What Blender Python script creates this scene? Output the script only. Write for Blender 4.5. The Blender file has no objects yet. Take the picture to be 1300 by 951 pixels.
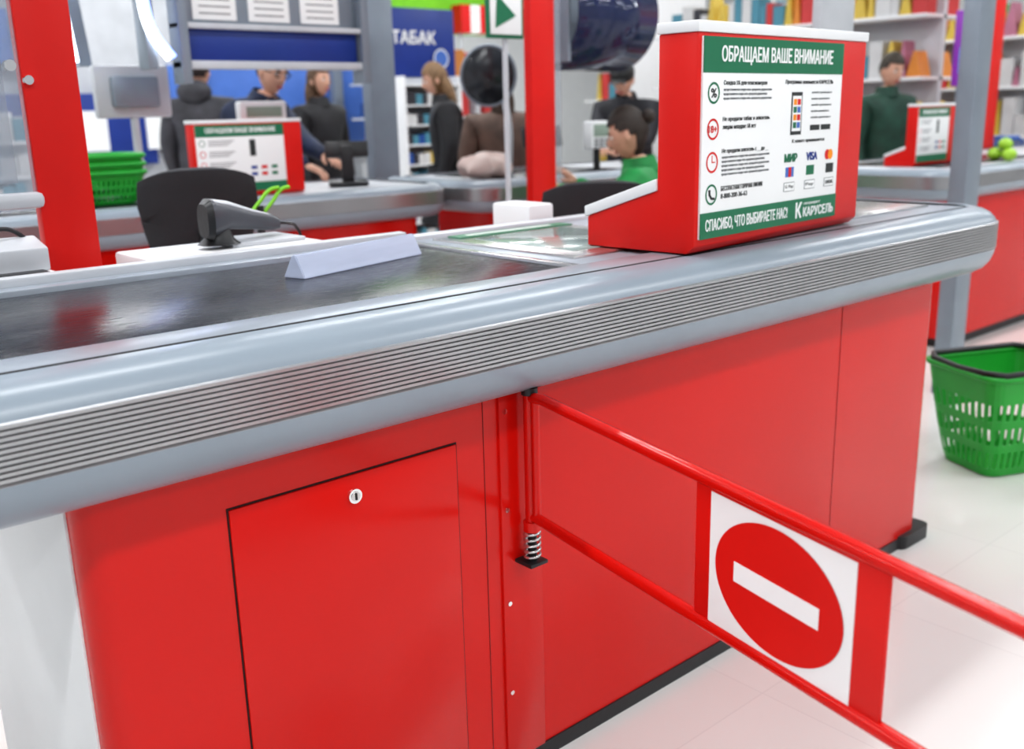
import bpy, bmesh, math, random
from mathutils import Vector, Matrix
random.seed(7)
S = bpy.context.scene
COL = S.collection
# ---------------------------------------------------------------- materials
def mat(name, col, rough=0.5, metal=0.0, var=0.06, scale=6.0, bump=0.0, bscale=60.0, coat=0.0, emit=0.0, spec=0.5):
    m = bpy.data.materials.new(name); m.use_nodes = True
    nt = m.node_tree; b = nt.nodes['Principled BSDF']
    c = (col[0], col[1], col[2], 1)
    tc = nt.nodes.new('ShaderNodeTexCoord')
    n = nt.nodes.new('ShaderNodeTexNoise'); n.inputs['Scale'].default_value = scale
    nt.links.new(tc.outputs['Object'], n.inputs['Vector'])
    r = nt.nodes.new('ShaderNodeValToRGB')
    r.color_ramp.elements[0].position = 0.3; r.color_ramp.elements[1].position = 0.7
    r.color_ramp.elements[0].color = tuple(x*(1-var) for x in col) + (1,)
    r.color_ramp.elements[1].color = tuple(min(1, x*(1+var)) for x in col) + (1,)
    nt.links.new(n.outputs['Fac'], r.inputs['Fac']); nt.links.new(r.outputs['Color'], b.inputs['Base Color'])
    b.inputs['Roughness'].default_value = rough; b.inputs['Metallic'].default_value = metal
    b.inputs['Coat Weight'].default_value = coat; b.inputs['Coat Roughness'].default_value = 0.08
    b.inputs['Specular IOR Level'].default_value = spec
    if emit:
        b.inputs['Emission Color'].default_value = c; b.inputs['Emission Strength'].default_value = emit
    if bump:
        n2 = nt.nodes.new('ShaderNodeTexNoise'); n2.inputs['Scale'].default_value = bscale
        nt.links.new(tc.outputs['Object'], n2.inputs['Vector'])
        bp = nt.nodes.new('ShaderNodeBump'); bp.inputs['Strength'].default_value = bump; bp.inputs['Distance'].default_value = 0.005
        nt.links.new(n2.outputs['Fac'], bp.inputs['Height']); nt.links.new(bp.outputs['Normal'], b.inputs['Normal'])
    return m
RED = mat('red_powder_coat', (0.64, 0.008, 0.004), 0.20, coat=0.0, var=0.04, scale=2, spec=0.42)
REDP = mat('red_plastic', (0.68, 0.012, 0.008), 0.38, var=0.03, spec=0.35)
BUMP = mat('grey_bumper_vinyl', (0.29, 0.34, 0.39), 0.28, var=0.04, scale=3, spec=0.45)
ALU = mat('ribbed_aluminium', (0.50, 0.50, 0.51), 0.28, metal=0.8, var=0.05)
FRAME = mat('counter_frame_grey', (0.36, 0.40, 0.45), 0.32, metal=0.3)
STEEL = mat('stainless_steel', (0.62, 0.62, 0.62), 0.25, metal=0.9)
CHROME = mat('chrome', (0.8, 0.8, 0.8), 0.12, metal=1.0)
DARK = mat('dark_gap', (0.012, 0.012, 0.013), 0.7)
BLK = mat('black_plastic', (0.02, 0.021, 0.023), 0.4, bump=0.1)
BLKF = mat('black_fabric', (0.025, 0.026, 0.03), 0.75, bump=0.3)
WHITE = mat('white_plastic', (0.82, 0.83, 0.84), 0.4, var=0.02)
PAPER = mat('white_board', (0.88, 0.89, 0.89), 0.45, var=0.01)
GREEN = mat('sign_green', (0.012, 0.17, 0.08), 0.4, var=0.03)
BGREEN = mat('basket_green', (0.02, 0.36, 0.04), 0.35, var=0.08)
LIME = mat('lime_green', (0.22, 0.62, 0.03), 0.5)
BLUE = mat('deep_blue', (0.015, 0.045, 0.26), 0.4)
BLUE2 = mat('mid_blue', (0.07, 0.17, 0.52), 0.4)
INK = mat('ink_dark', (0.03, 0.035, 0.035), 0.6)
INKG = mat('ink_grey', (0.22, 0.23, 0.24), 0.6)
INKR = mat('ink_red', (0.65, 0.01, 0.01), 0.5)
INKO = mat('ink_orange', (0.9, 0.3, 0.01), 0.5)
SEAM = mat('seam_dark_red', (0.22, 0.004, 0.003), 0.5)
DGAP = mat('door_shadow_gap', (0.03, 0.002, 0.002), 0.6)
POST = mat('grey_post', (0.27, 0.31, 0.36), 0.4, metal=0.3)
LGREY = mat('light_grey_paint', (0.55, 0.57, 0.60), 0.4)
SKINM = mat('skin', (0.62, 0.36, 0.26), 0.5, var=0.08, scale=20)
LIP = mat('lips', (0.45, 0.14, 0.12), 0.5)
EYEW = mat('eye_white', (0.8, 0.8, 0.78), 0.3)
SCREEN = mat('screen_dark', (0.03, 0.05, 0.06), 0.15)
PGLASS = mat('pale_scanner_glass', (0.30, 0.38, 0.36), 0.12)
LCD = mat('lcd_green', (0.28, 0.36, 0.30), 0.3)

def glassy(name, tint, fac):
    m = bpy.data.materials.new(name); m.use_nodes = True
    nt = m.node_tree; nt.nodes.clear()
    o = nt.nodes.new('ShaderNodeOutputMaterial'); mx = nt.nodes.new('ShaderNodeMixShader')
    t = nt.nodes.new('ShaderNodeBsdfTransparent'); p = nt.nodes.new('ShaderNodeBsdfPrincipled')
    n = nt.nodes.new('ShaderNodeTexNoise'); n.inputs['Scale'].default_value = 3
    r = nt.nodes.new('ShaderNodeMapRange'); r.inputs['To Min'].default_value = fac*0.85; r.inputs['To Max'].default_value = fac*1.15
    nt.links.new(n.outputs['Fac'], r.inputs['Value']); nt.links.new(r.outputs['Result'], mx.inputs['Fac'])
    p.inputs['Base Color'].default_value = (*tint, 1); p.inputs['Roughness'].default_value = 0.08
    nt.links.new(t.outputs[0], mx.inputs[1]); nt.links.new(p.outputs[0], mx.inputs[2]); nt.links.new(mx.outputs[0], o.inputs[0])
    return m
ACRYL = glassy('clear_acrylic', (0.45, 0.50, 0.56), 0.34)
ACRYB = glassy('frosted_bar_acrylic', (0.70, 0.77, 0.94), 0.66)
SMOKE = glassy('smoked_blue_acrylic', (0.03, 0.04, 0.10), 0.85)

def belt_mat():
    m = mat('belt_rubber', (0.016, 0.018, 0.024), 0.34, var=0.25, scale=14, spec=0.45)
    nt = m.node_tree; b = nt.nodes['Principled BSDF']
    tc = nt.nodes.new('ShaderNodeTexCoord'); mp = nt.nodes.new('ShaderNodeMapping'); mp.inputs['Scale'].default_value = (3, 60, 1)
    n = nt.nodes.new('ShaderNodeTexNoise'); n.inputs['Scale'].default_value = 6; n.inputs['Detail'].default_value = 6
    nt.links.new(tc.outputs['Object'], mp.inputs['Vector']); nt.links.new(mp.outputs['Vector'], n.inputs['Vector'])
    mr = nt.nodes.new('ShaderNodeMapRange'); mr.inputs['To Min'].default_value = 0.14; mr.inputs['To Max'].default_value = 0.36
    nt.links.new(n.outputs['Fac'], mr.inputs['Value']); nt.links.new(mr.outputs['Result'], b.inputs['Roughness'])
    return m
BELT = belt_mat()
def floor_mat():
    m = mat('floor_tile', (0.74, 0.73, 0.70), 0.18, var=0.04, scale=1.2)
    nt = m.node_tree; b = nt.nodes['Principled BSDF']
    tc = nt.nodes.new('ShaderNodeTexCoord'); br = nt.nodes.new('ShaderNodeTexBrick')
    br.offset = 0; br.inputs['Scale'].default_value = 1; br.inputs['Brick Width'].default_value = 0.6; br.inputs['Row Height'].default_value = 0.6
    br.inputs['Mortar Size'].default_value = 0.002
    br.inputs['Color1'].default_value = (0.76, 0.75, 0.73, 1); br.inputs['Color2'].default_value = (0.735, 0.725, 0.705, 1); br.inputs['Mortar'].default_value = (0.69, 0.68, 0.665, 1)
    nt.links.new(tc.outputs['Object'], br.inputs['Vector']); nt.links.new(br.outputs['Color'], b.inputs['Base Color'])
    return m
FLOOR = floor_mat()
WALL = mat('wall_paint', (0.78, 0.79, 0.80), 0.7, var=0.02)
WALLD = mat('wall_paint_grey', (0.40, 0.41, 0.43), 0.7, var=0.1, scale=1)
CEIL = mat('ceiling_paint', (0.26, 0.275, 0.30), 0.8, var=0.05)

# ---------------------------------------------------------------- helpers
def link(o, parent=None):
    COL.objects.link(o)
    if parent: o.parent = parent
    return o
def E(name):
    o = bpy.data.objects.new(name, None); o.empty_display_size = 0.1; return link(o)
def smooth(me, ang=35):
    for p in me.polygons: p.use_smooth = True
    try: me.set_sharp_from_angle(angle=math.radians(ang))
    except Exception: pass
def mk(name, bm, mats, parent=None, sm=True):
    me = bpy.data.meshes.new(name); bm.normal_update(); bm.to_mesh(me); bm.free()
    for m in (mats if isinstance(mats, (list, tuple)) else [mats]): me.materials.append(m)
    if sm: smooth(me)
    return link(bpy.data.objects.new(name, me), parent)
def addbox(bm, x0, x1, y0, y1, z0, z1, mi=0, M=None):
    r = bmesh.ops.create_cube(bm, size=1)
    mm = Matrix.Translation(((x0+x1)/2, (y0+y1)/2, (z0+z1)/2)) @ Matrix.Diagonal((abs(x1-x0), abs(y1-y0), abs(z1-z0), 1))
    if M is not None: mm = M @ mm
    bmesh.ops.transform(bm, matrix=mm, verts=r['verts'])
    for v in r['verts']:
        for f in v.link_faces: f.material_index = mi
    return r['verts']
def box(name, x0, x1, y0, y1, z0, z1, m, parent=None, bev=0.003, seg=2, M=None):
    bm = bmesh.new(); addbox(bm, x0, x1, y0, y1, z0, z1, 0, M)
    if bev: bmesh.ops.bevel(bm, geom=bm.edges[:], offset=bev, segments=seg, affect='EDGES', profile=0.5)
    return mk(name, bm, m, parent)
def cyl(name, p0, p1, r, m, parent=None, r2=None, n=20):
    p0, p1 = Vector(p0), Vector(p1); d = p1-p0
    bm = bmesh.new()
    bmesh.ops.create_cone(bm, cap_ends=True, segments=n, radius1=r, radius2=r if r2 is None else r2, depth=d.length)
    M = Matrix.Translation((p0+p1)/2) @ d.to_track_quat('Z', 'Y').to_matrix().to_4x4()
    bmesh.ops.transform(bm, matrix=M, verts=bm.verts)
    return mk(name, bm, m, parent)
def prism(name, prof, axis, a0, a1, m, parent=None, bev=0.0):
    bm = bmesh.new()
    def V(p, a):
        return {'X': (a, p[0], p[1]), 'Y': (p[0], a, p[1]), 'Z': (p[0], p[1], a)}[axis]
    A = [bm.verts.new(V(p, a0)) for p in prof]; B = [bm.verts.new(V(p, a1)) for p in prof]
    bm.faces.new(A[::-1]); bm.faces.new(B); n = len(prof)
    for i in range(n): bm.faces.new((A[i], A[(i+1) % n], B[(i+1) % n], B[i]))
    bmesh.ops.recalc_face_normals(bm, faces=bm.faces)
    if bev: bmesh.ops.bevel(bm, geom=bm.edges[:], offset=bev, segments=2, affect='EDGES', profile=0.5)
    return mk(name, bm, m, parent)
def tube(name, pts, r, m, parent=None, cyclic=False, kind='POLY'):
    cu = bpy.data.curves.new(name, 'CURVE'); cu.dimensions = '3D'; cu.bevel_depth = r; cu.bevel_resolution = 4; cu.use_fill_caps = True
    if kind == 'POLY':
        s = cu.splines.new('POLY'); s.points.add(len(pts)-1)
        for i, p in enumerate(pts): s.points[i].co = (*p, 1)
    else:
        s = cu.splines.new('BEZIER'); s.bezier_points.add(len(pts)-1)
        for i, p in enumerate(pts):
            s.bezier_points[i].co = p; s.bezier_points[i].handle_left_type = s.bezier_points[i].handle_right_type = 'AUTO'
    s.use_cyclic_u = cyclic
    cu.materials.append(m)
    return link(bpy.data.objects.new(name, cu), parent)
def ellipsoid(bm, c, r, mi=0, seg=16, ring=10, M=None):
    q = bmesh.ops.create_uvsphere(bm, u_segments=seg, v_segments=ring, radius=1)
    mm = Matrix.Translation(c) @ Matrix.Diagonal((*r, 1))
    if M is not None: mm = M @ mm
    bmesh.ops.transform(bm, matrix=mm, verts=q['verts'])
    for v in q['verts']:
        for f in v.link_faces: f.material_index = mi
    return q['verts']
# text in a plane facing -Y.  x0 = left edge, z = bottom; strokes thickened by stacking shifted copies when bold
def text(name, body, x0, z, y, w, h, m, parent, bold=0.0):
    offs = [(0, 0)] if not bold else [(-bold, 0), (bold, 0), (0, bold*0.6), (0, -bold*0.6)]
    for k_, (dx, dz) in enumerate(offs):
        cu = bpy.data.curves.new(name, 'FONT'); cu.body = body; cu.size = 1; cu.extrude = 0.002
        cu.materials.append(m)
        o = link(bpy.data.objects.new(name if k_ == 0 else name+'_stroke_%d' % k_, cu), parent)
        bpy.context.view_layer.update()
        d = o.dimensions; bb = o.bound_box
        sx = w/max(d.x, 1e-4); sy = h/max(d.y, 1e-4)
        mnx = min(b[0] for b in bb); mny = min(b[1] for b in bb)
        o.scale = (sx, sy, 0.2); o.rotation_euler = (math.pi/2, 0, 0)
        o.location = (x0 - mnx*sx + dx, y-0.00003*k_, z - mny*sy + dz)
    return o
def disc(name, x, z, y, rx, rz, m, parent, ring=0.0):
    bm = bmesh.new(); n = 48
    def circ(k, yy): return [bm.verts.new((x+rx*k*math.cos(2*math.pi*i/n), yy, z+rz*k*math.sin(2*math.pi*i/n))) for i in range(n)]
    a = circ(1, y)
    if ring:
        b = circ(ring, y)
        for i in range(n): bm.faces.new((a[i], a[(i+1) % n], b[(i+1) % n], b[i]))
    else:
        bm.faces.new(a)
    return mk(name, bm, m, parent, False)

# ---------------------------------------------------------------- room
box('floor', -5, 17, -5, 16, -0.1, 0, FLOOR, bev=0)
box('ceiling', -5, 17, -5, 16, 4.2, 4.3, CEIL, bev=0)
box('wall_back', -5, 17, 16, 16.1, 0, 4.2, WALL, bev=0)
box('wall_front', -5, 17, -5.1, -5, 0, 4.2, WALLD, bev=0)
box('wall_left', -5.1, -5, -5, 16, 0, 4.2, WALLD, bev=0)
box('wall_right', 17, 17.1, -5, 16, 0, 4.2, WALL, bev=0)
li = 0
fx = E('ceiling_light_fixtures')
for ix, x in enumerate((-3.2, 0.6, 4.4, 8.2, 12.5)):
    for iy, y in enumerate((-3.4, -0.6, 2.4, 5.6, 9.2, 13.2)):
        box('fixture_body_%d' % li, x-1.3, x+1.3, y-0.14, y+0.14, 3.93, 4.05, WHITE, fx, 0.01)
        L = bpy.data.lights.new('tube_light', 'AREA'); L.shape = 'RECTANGLE'; L.size = 2.5; L.size_y = 0.22
        L.energy = 51 if y < 5 else 64; L.color = (0.975, 0.99, 1.0)
        o = link(bpy.data.objects.new('tube_%d' % li, L), fx); o.location = (x, y, 3.92)
        li += 1

# ---------------------------------------------------------------- bumper sweep
def bumper(name, path, z0, parent, nr=10, k=1.0):
    prof = [(0.0, 0.0, 0), (0.028, 0.0, 0), (0.052, -0.006, 0), (0.070, -0.016, 0), (0.083, -0.030, 0), (0.088, -0.040, 1)]
    zt, zb = -0.042, -0.118
    for i in range(nr):
        a = zt + (zb-zt)*i/nr; b = zt + (zb-zt)*(i+0.58)/nr; c = zt + (zb-zt)*(i+0.66)/nr; d = zt+(zb-zt)*(i+0.92)/nr
        prof += [(0.094, a, 1), (0.094, b, 1), (0.0875, c, 1), (0.0875, d, 1)]
    prof += [(0.092, zb-0.003, 0), (0.089, -0.135, 0), (0.080, -0.158, 0), (0.064, -0.178, 0), (0.040, -0.192, 0), (0.0, -0.198, 0)]
    bm = bmesh.new(); rows = []
    for i, p in enumerate(path):
        a = Vector(path[max(i-1, 0)]); b = Vector(path[min(i+1, len(path)-1)])
        t = (b-a).normalized(); nrm = Vector((t.y, -t.x))
        rows.append([bm.verts.new((p[0]+nrm.x*d*k, p[1]+nrm.y*d*k, z0+z*k)) for d, z, mi in prof])
    for i in range(len(rows)-1):
        for j in range(len(prof)-1):
            f = bm.faces.new((rows[i][j], rows[i+1][j], rows[i+1][j+1], rows[i][j+1]))
            f.material_index = 1 if (prof[j][2] == 1) else 0
    bm.faces.new(rows[0]); bm.faces.new(rows[-1][::-1])
    bmesh.ops.recalc_face_normals(bm, faces=bm.faces)
    return mk(name, bm, [BUMP, ALU], parent)
def path_u(x0, x1, y, r, yend, left=False):
    p = []
    if left:
        p += [(x0-r, yend)]
        p += [(x0 - r*math.cos(t), y + r - r*math.sin(t)) for t in [math.pi/2*i/8 for i in range(9)]]
    else: p += [(x0, y)]
    p += [(x0 + (x1-x0)*i/6, y) for i in range(1, 6)]
    p += [(x1 + r*math.sin(t), y + r - r*math.cos(t)) for t in [math.pi/2*i/10 for i in range(11)]]
    p += [(x1+r, yend)]
    return p

# ---------------------------------------------------------------- main counter
C = E('checkout_counter')
def rbody(name, x0, x1, y0, y1, z0, z1, m, parent, r=0.04):
    bm = bmesh.new(); addbox(bm, x0, x1, y0, y1, z0, z1)
    ed = [e for e in bm.edges if abs(e.verts[0].co.z-e.verts[1].co.z) > 0.1 or (z1-z0) < 0.1 and abs(e.verts[0].co.z-e.verts[1].co.z) > 0.005]
    bmesh.ops.bevel(bm, geom=ed, offset=r, segments=8, affect='EDGES', profile=0.5)
    return mk(name, bm, m, parent)
rbody('red_cabinet', 0.385, 2.885, 1.38, 2.12, 0.035, 0.98, RED, C, 0.045)
box('end_panel_white', 0.381, 0.39, 1.43, 2.09, 0.035, 0.86, WHITE, C, 0.001)
rbody('black_plinth', 0.43, 2.90, 1.376, 2.05, 0.0, 0.036, BLK, C, 0.03)
rbody('black_foot', 2.76, 2.935, 1.36, 1.50, 0.0, 0.042, BLK, C, 0.03)
bumper('side_bumper', path_u(-0.45, 3.0, 1.38, 0.1, 2.1), 1.035, C)
box('frame_gap', -0.45, 3.04, 1.3805, 1.389, 0.93, 1.0356, DARK, C, 0)
box('frame_near', -0.45, 3.04, 1.389, 1.474, 0.93, 1.036, FRAME, C, 0.005)
box('frame_far', -0.45, 1.49, 2.09, 2.17, 0.93, 1.034, FRAME, C, 0.003)
box('frame_far_lip', -0.45, 1.50, 2.135, 2.17, 1.03, 1.052, LGREY, C, 0.004)
box('belt_bed', -0.45, 1.50, 1.47, 2.10, 0.93, 1.012, DARK, C, 0)
box('conveyor_belt', -0.45, 1.468, 1.480, 2.082, 1.0, 1.024, BELT, C, 0.006)
box('belt_end_strip', 1.478, 1.50, 1.474, 2.10, 1.0, 1.030, STEEL, C, 0.002)
box('scanner_deck', 1.50, 3.09, 1.474, 2.12, 0.95, 1.030, FRAME, C, 0.003)
box('deck_far_edge', 1.50, 3.09, 2.12, 2.17, 0.95, 1.04, LGREY, C, 0.004)
box('scanner_plate', 1.54, 1.98, 1.56, 2.08, 1.02, 1.036, STEEL, C, 0.004)
box('scanner_glass', 1.60, 1.92, 1.62, 1.98, 1.03, 1.0375, PGLASS, C, 0.001)
box('scanner_label_far', 1.58, 1.98, 2.01, 2.065, 1.036, 1.0385, GREEN, C, 0)
box('scanner_label_far_b', 1.62, 1.92, 2.034, 2.046, 1.0385, 1.039, PAPER, C, 0)
box('deck_steel_chute', 2.44, 3.03, 1.50, 2.08, 1.029, 1.036, STEEL, C, 0.002)
box('deck_underside', 2.86, 3.07, 1.40, 2.12, 0.87, 0.95, LGREY, C, 0.003)
box('deck_underside_left', -0.45, 0.40, 1.40, 2.12, 0.87, 0.95, LGREY, C, 0.003)
box('white_drawer', 1.98, 2.08, 2.19, 2.36, 0.90, 1.08, WHITE, C, 0.008)
box('door_gap', 0.6030, 1.0550, 1.3788, 1.40, 0.1180, 0.7650, DGAP, C, 0)
box('access_door', 0.606, 1.052, 1.3755, 1.41, 0.121, 0.762, RED, C, 0.0012)
cyl('door_lock', (0.83, 1.3765, 0.725), (0.83, 1.370, 0.725), 0.013, CHROME, C)
cyl('lock_ring', (0.83, 1.372, 0.725), (0.83, 1.3685, 0.725), 0.0085, STEEL, C)
box('lock_slot', 0.8285, 0.8315, 1.367, 1.3688, 0.719, 0.731, DARK, C, 0)
box('seam_1', 1.119, 1.1205, 1.3790, 1.39, 0.036, 0.85, SEAM, C, 0)
box('seam_2', 2.3590, 2.3605, 1.3790, 1.39, 0.036, 0.85, SEAM, C, 0)
box('hinge_column', 1.155, 1.26, 1.374, 1.39, 0.036, 0.85, RED, C, 0.002)
for i, (x, z) in enumerate(((1.168, 0.80), (1.168, 0.60), (1.245, 0.60), (1.168, 0.40), (1.168, 0.2))):
    cyl('screw_%d' % i, (x, 1.376, z), (x, 1.3705, z), 0.005, CHROME, C, n=12)

# ---------------------------------------------------------------- gate
G = E('barrier_gate')
g = Vector((-0.2288, -0.9735, 0)); n = Vector((-0.9735, 0.2288, 0)); O = Vector((1.207, 1.338, 0))
def gp(s, z, o=0.0): return tuple(O + g*s + n*o + Vector((0, 0, z)))
cyl('hinge_post', (1.207, 1.345, 0.56), (1.207, 1.345, 0.835), 0.0125, RED, G)
cyl('hinge_cap', (1.207, 1.345, 0.832), (1.207, 1.345, 0.846), 0.016, BLK, G)
box('hinge_bracket_top', 1.185, 1.23, 1.335, 1.373, 0.845, 0.853, BLK, G, 0.001)
box('hinge_bracket_bottom', 1.185, 1.23, 1.325, 1.373, 0.485, 0.492, BLK, G, 0.001)
cyl('spring_core', (1.207, 1.345, 0.49), (1.207, 1.345, 0.57), 0.009, BLK, G)
tube('spring', [(1.207+0.0155*math.cos(t*2*math.pi/12), 1.345+0.0155*math.sin(t*2*math.pi/12), 0.495+0.06*t/60) for t in range(61)], 0.0028, STEEL, G)
cyl('spring_collar', (1.207, 1.345, 0.555), (1.207, 1.345, 0.575), 0.017, RED, G)
tube('upper_bar', [gp(0.0, 0.826), gp(0.04, 0.832), gp(1.2, 0.834)], 0.0108, RED, G)
tube('lower_bar', [gp(0.0, 0.585), gp(0.5, 0.605), gp(1.2, 0.63)], 0.0108, RED, G)
tube('end_bar', [gp(1.2, 0.834), gp(1.2, 0.63)], 0.0108, RED, G)
tube('inner_upright', [gp(0.012, 0.585), gp(0.012, 0.832)], 0.0085, RED, G)
GB = Matrix((( g.x, n.x, 0, O.x), (g.y, n.y, 0, O.y), (0, 0, 1, 0), (0, 0, 0, 1)))
box('sign_plate', 0.498, 0.852, -0.003, 0.003, 0.612, 0.823, REDP, G, 0.001, M=GB)
box('sign_white_sheet', 0.533, 0.805, 0.003, 0.0042, 0.616, 0.819, PAPER, G, 0.0, M=GB)
def gdisc(name, s0, z0, rs, rz, o, m):
    bm = bmesh.new(); k = 64
    bm.faces.new([bm.verts.new(gp(s0+rs*math.cos(2*math.pi*i/k), z0+rz*math.sin(2*math.pi*i/k), o)) for i in range(k)])
    mk(name, bm, m, G, False)
gdisc('no_entry_disc', 0.669, 0.7185, 0.122, 0.092, 0.0052, REDP)
box('no_entry_bar', 0.588, 0.750, 0.0054, 0.0062, 0.703, 0.733, PAPER, G, 0.0, M=GB)

# ---------------------------------------------------------------- info sign on counter
def info_sign(name, full=True):
    e = E(name)
    prism('housing', [(0, 0.012), (0, 0.44), (0.10, 0.44), (0.10, 0.125), (0.30, 0.062), (0.30, -0.005), (0.02, -0.005)], 'X', 0, 0.73, REDP, e, 0.004)
    box('top_cap', -0.004, 0.734, -0.004, 0.104, 0.44, 0.462, WHITE, e, 0.003)
    prism('foot_cap', [(0.10, 0.125), (0.10, 0.150), (0.306, 0.084), (0.306, 0.060)], 'X', -0.004, 0.734, WHITE, e, 0.002)
    box('board', 0.012, 0.60, -0.006, 0.001, 0.026, 0.432, PAPER, e, 0.001)
    box('header_band', 0.012, 0.60, -0.0072, -0.005, 0.362, 0.432, GREEN, e, 0)
    box('footer_band', 0.012, 0.60, -0.0072, -0.005, 0.026, 0.080, GREEN, e, 0)
    text('header_text', 'ОБРАЩАЕМ ВАШЕ ВНИМАНИЕ', 0.075, 0.378, -0.0078, 0.47, 0.037, PAPER, e, 0.001)
    y = -0.0068
    if not full:
        for i in range(4):
            disc('icon_%d' % i, 0.05, 0.325-0.066*i, y, 0.02, 0.02, [GREEN, INKR, INKR, GREEN][i], e, 0.78)
            for j in range(3): box('line_%d_%d' % (i, j), 0.09, 0.26-0.02*j, y, y+0.001, 0.335-0.066*i-0.013*j, 0.340-0.066*i-0.013*j, INKG, e, 0)
        box('phone', 0.36, 0.40, y, y+0.001, 0.24, 0.34, INK, e, 0)
        for i in range(6): box('pay_%d' % i, 0.36+0.07*(i % 3), 0.40+0.07*(i % 3), y, y+0.001, 0.12+0.04*(i//3), 0.14+0.04*(i//3), [BLUE, INKR, GREEN][i % 3], e, 0)
        return e
    for i, (zz, mm) in enumerate(((0.322, GREEN), (0.250, INKR), (0.183, INKR), (0.117, GREEN))):
        disc('icon_ring_%d' % i, 0.050, zz, y, 0.0215, 0.0215, mm, e, 0.80)
    text('percent', '%', 0.040, 0.313, y, 0.020, 0.018, INK, e, 0.0004)
    text('age_mark', '18+', 0.035, 0.243, y, 0.029, 0.014, INKR, e, 0.0003)
    box('clock_hand_1', 0.049, 0.051, y, y+0.001, 0.182, 0.197, INKR, e, 0); box('clock_hand_2', 0.05, 0.061, y, y+0.001, 0.182, 0.184, INKR, e, 0)
    tube('handset', [(0.042, y, 0.127), (0.043, y, 0.117), (0.050, y, 0.109), (0.060, y, 0.108)], 0.0025, INK, e)
    rows = [(0.336, ['Скидка 5% для пенсионеров'], 0.17, 0.011, INK),
            (0.263, ['Не продаем табак и алкоголь', 'лицам младше 18 лет'], 0.185, 0.011, INK),
            (0.198, ['Не продаем алкоголь с __ до __'], 0.185, 0.011, INK),
            (0.122, ['БЕСПЛАТНАЯ ГОРЯЧАЯ ЛИНИЯ', '8-800-200-36-63'], 0.165, 0.010, INK)]
    k = 0
    for z0, ls, w, h, m in rows:
        for j, s in enumerate(ls):
            text('line_%d' % k, s, 0.086, z0-0.016*j, y, w*len(s)/max(len(q) for q in ls), h, m, e, 0.0); k += 1
    for z0, cnt in ((0.325, 3), (0.188, 5)):
        for j in range(cnt):
            text('small_%d' % k, 'предоставляется скидка пять процентов держателям', 0.086, z0-0.0088*j, y, 0.19-0.02*(j % 2), 0.0052, INKG, e); k += 1
    text('right_head', 'Программа лояльности КАРУСЕЛЬ', 0.335, 0.338, y, 0.22, 0.011, INK, e, 0.0)
    for j in range(5):
        text('right_small_%d' % j, 'скачайте приложение и', 0.455, 0.318-0.014*j, y, 0.095-0.01*(j % 2), 0.006, INKG, e)
    box('phone_body', 0.365, 0.412, y-0.0004, y+0.001, 0.228, 0.322, INK, e, 0)
    box('phone_screen', 0.369, 0.408, y-0.0008, y, 0.236, 0.314, PAPER, e, 0)
    for i in range(8):
        box('app_%d' % i, 0.373+0.017*(i % 2), 0.387+0.017*(i % 2), y-0.0012, y, 0.243+0.017*(i//2), 0.256+0.017*(i//2), [GREEN, INKR, INKO, BLUE2][(i*3) % 4], e, 0)
    box('store_badge_1', 0.455, 0.500, y, y+0.001, 0.236, 0.248, INK, e, 0); box('store_badge_2', 0.507, 0.552, y, y+0.001, 0.236, 0.248, INK, e, 0)
    text('pay_head', 'К оплате принимаются', 0.375, 0.208, y, 0.15, 0.010, INK, e, 0.0)
    text('pay_mir', 'МИР', 0.345, 0.168, y, 0.055, 0.018, GREEN, e, 0.0012)
    text('pay_visa', 'VISA', 0.445, 0.168, y, 0.05, 0.018, BLUE, e, 0.001)
    disc('pay_ring_a', 0.545, 0.177, y, 0.012, 0.012, INKR, e); disc('pay_ring_b', 0.560, 0.177, y-0.0002, 0.012, 0.012, INKO, e)
    for i, m in enumerate((BLUE2, GREEN, INK)):
        box('pay_box_%d' % i, 0.352+0.095*i, 0.388+0.095*i, y, y+0.001, 0.134, 0.156, m, e, 0)
    box('pay_box_red', 0.364, 0.376, y-0.0004, y, 0.134, 0.156, INKR, e, 0)
    for i, s in enumerate(('G Pay', ' Pay', 'SAMSUNG')):
        box('pay_frame_%d' % i, 0.346+0.095*i, 0.394+0.095*i, y, y+0.001, 0.101, 0.122, INKG, e, 0)
        box('pay_inner_%d' % i, 0.3475+0.095*i, 0.3925+0.095*i, y-0.0003, y, 0.1025, 0.1205, PAPER, e, 0)
        text('pay_txt_%d' % i, s, 0.351+0.095*i, 0.107, y-0.0006, 0.037, 0.009, INK, e, 0.0)
    text('footer_text', 'СПАСИБО, ЧТО ВЫБИРАЕТЕ НАС!', 0.03, 0.038, -0.0078, 0.335, 0.028, PAPER, e, 0.0006)
    text('footer_k', 'К', 0.405, 0.036, -0.0078, 0.026, 0.036, PAPER, e, 0.0015)
    text('footer_small', 'гипермаркет', 0.44, 0.063, -0.0078, 0.08, 0.007, PAPER, e)
    text('footer_name', 'КАРУСЕЛЬ', 0.44, 0.037, -0.0078, 0.145, 0.022, PAPER, e, 0.0009)
    return e
sgn = info_sign('checkout_info_sign'); sgn.location = (1.70, 1.355, 1.044); sgn.rotation_euler = (0, 0, math.radians(4)); sgn.scale = (1.02, 1, 1.03)

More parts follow.
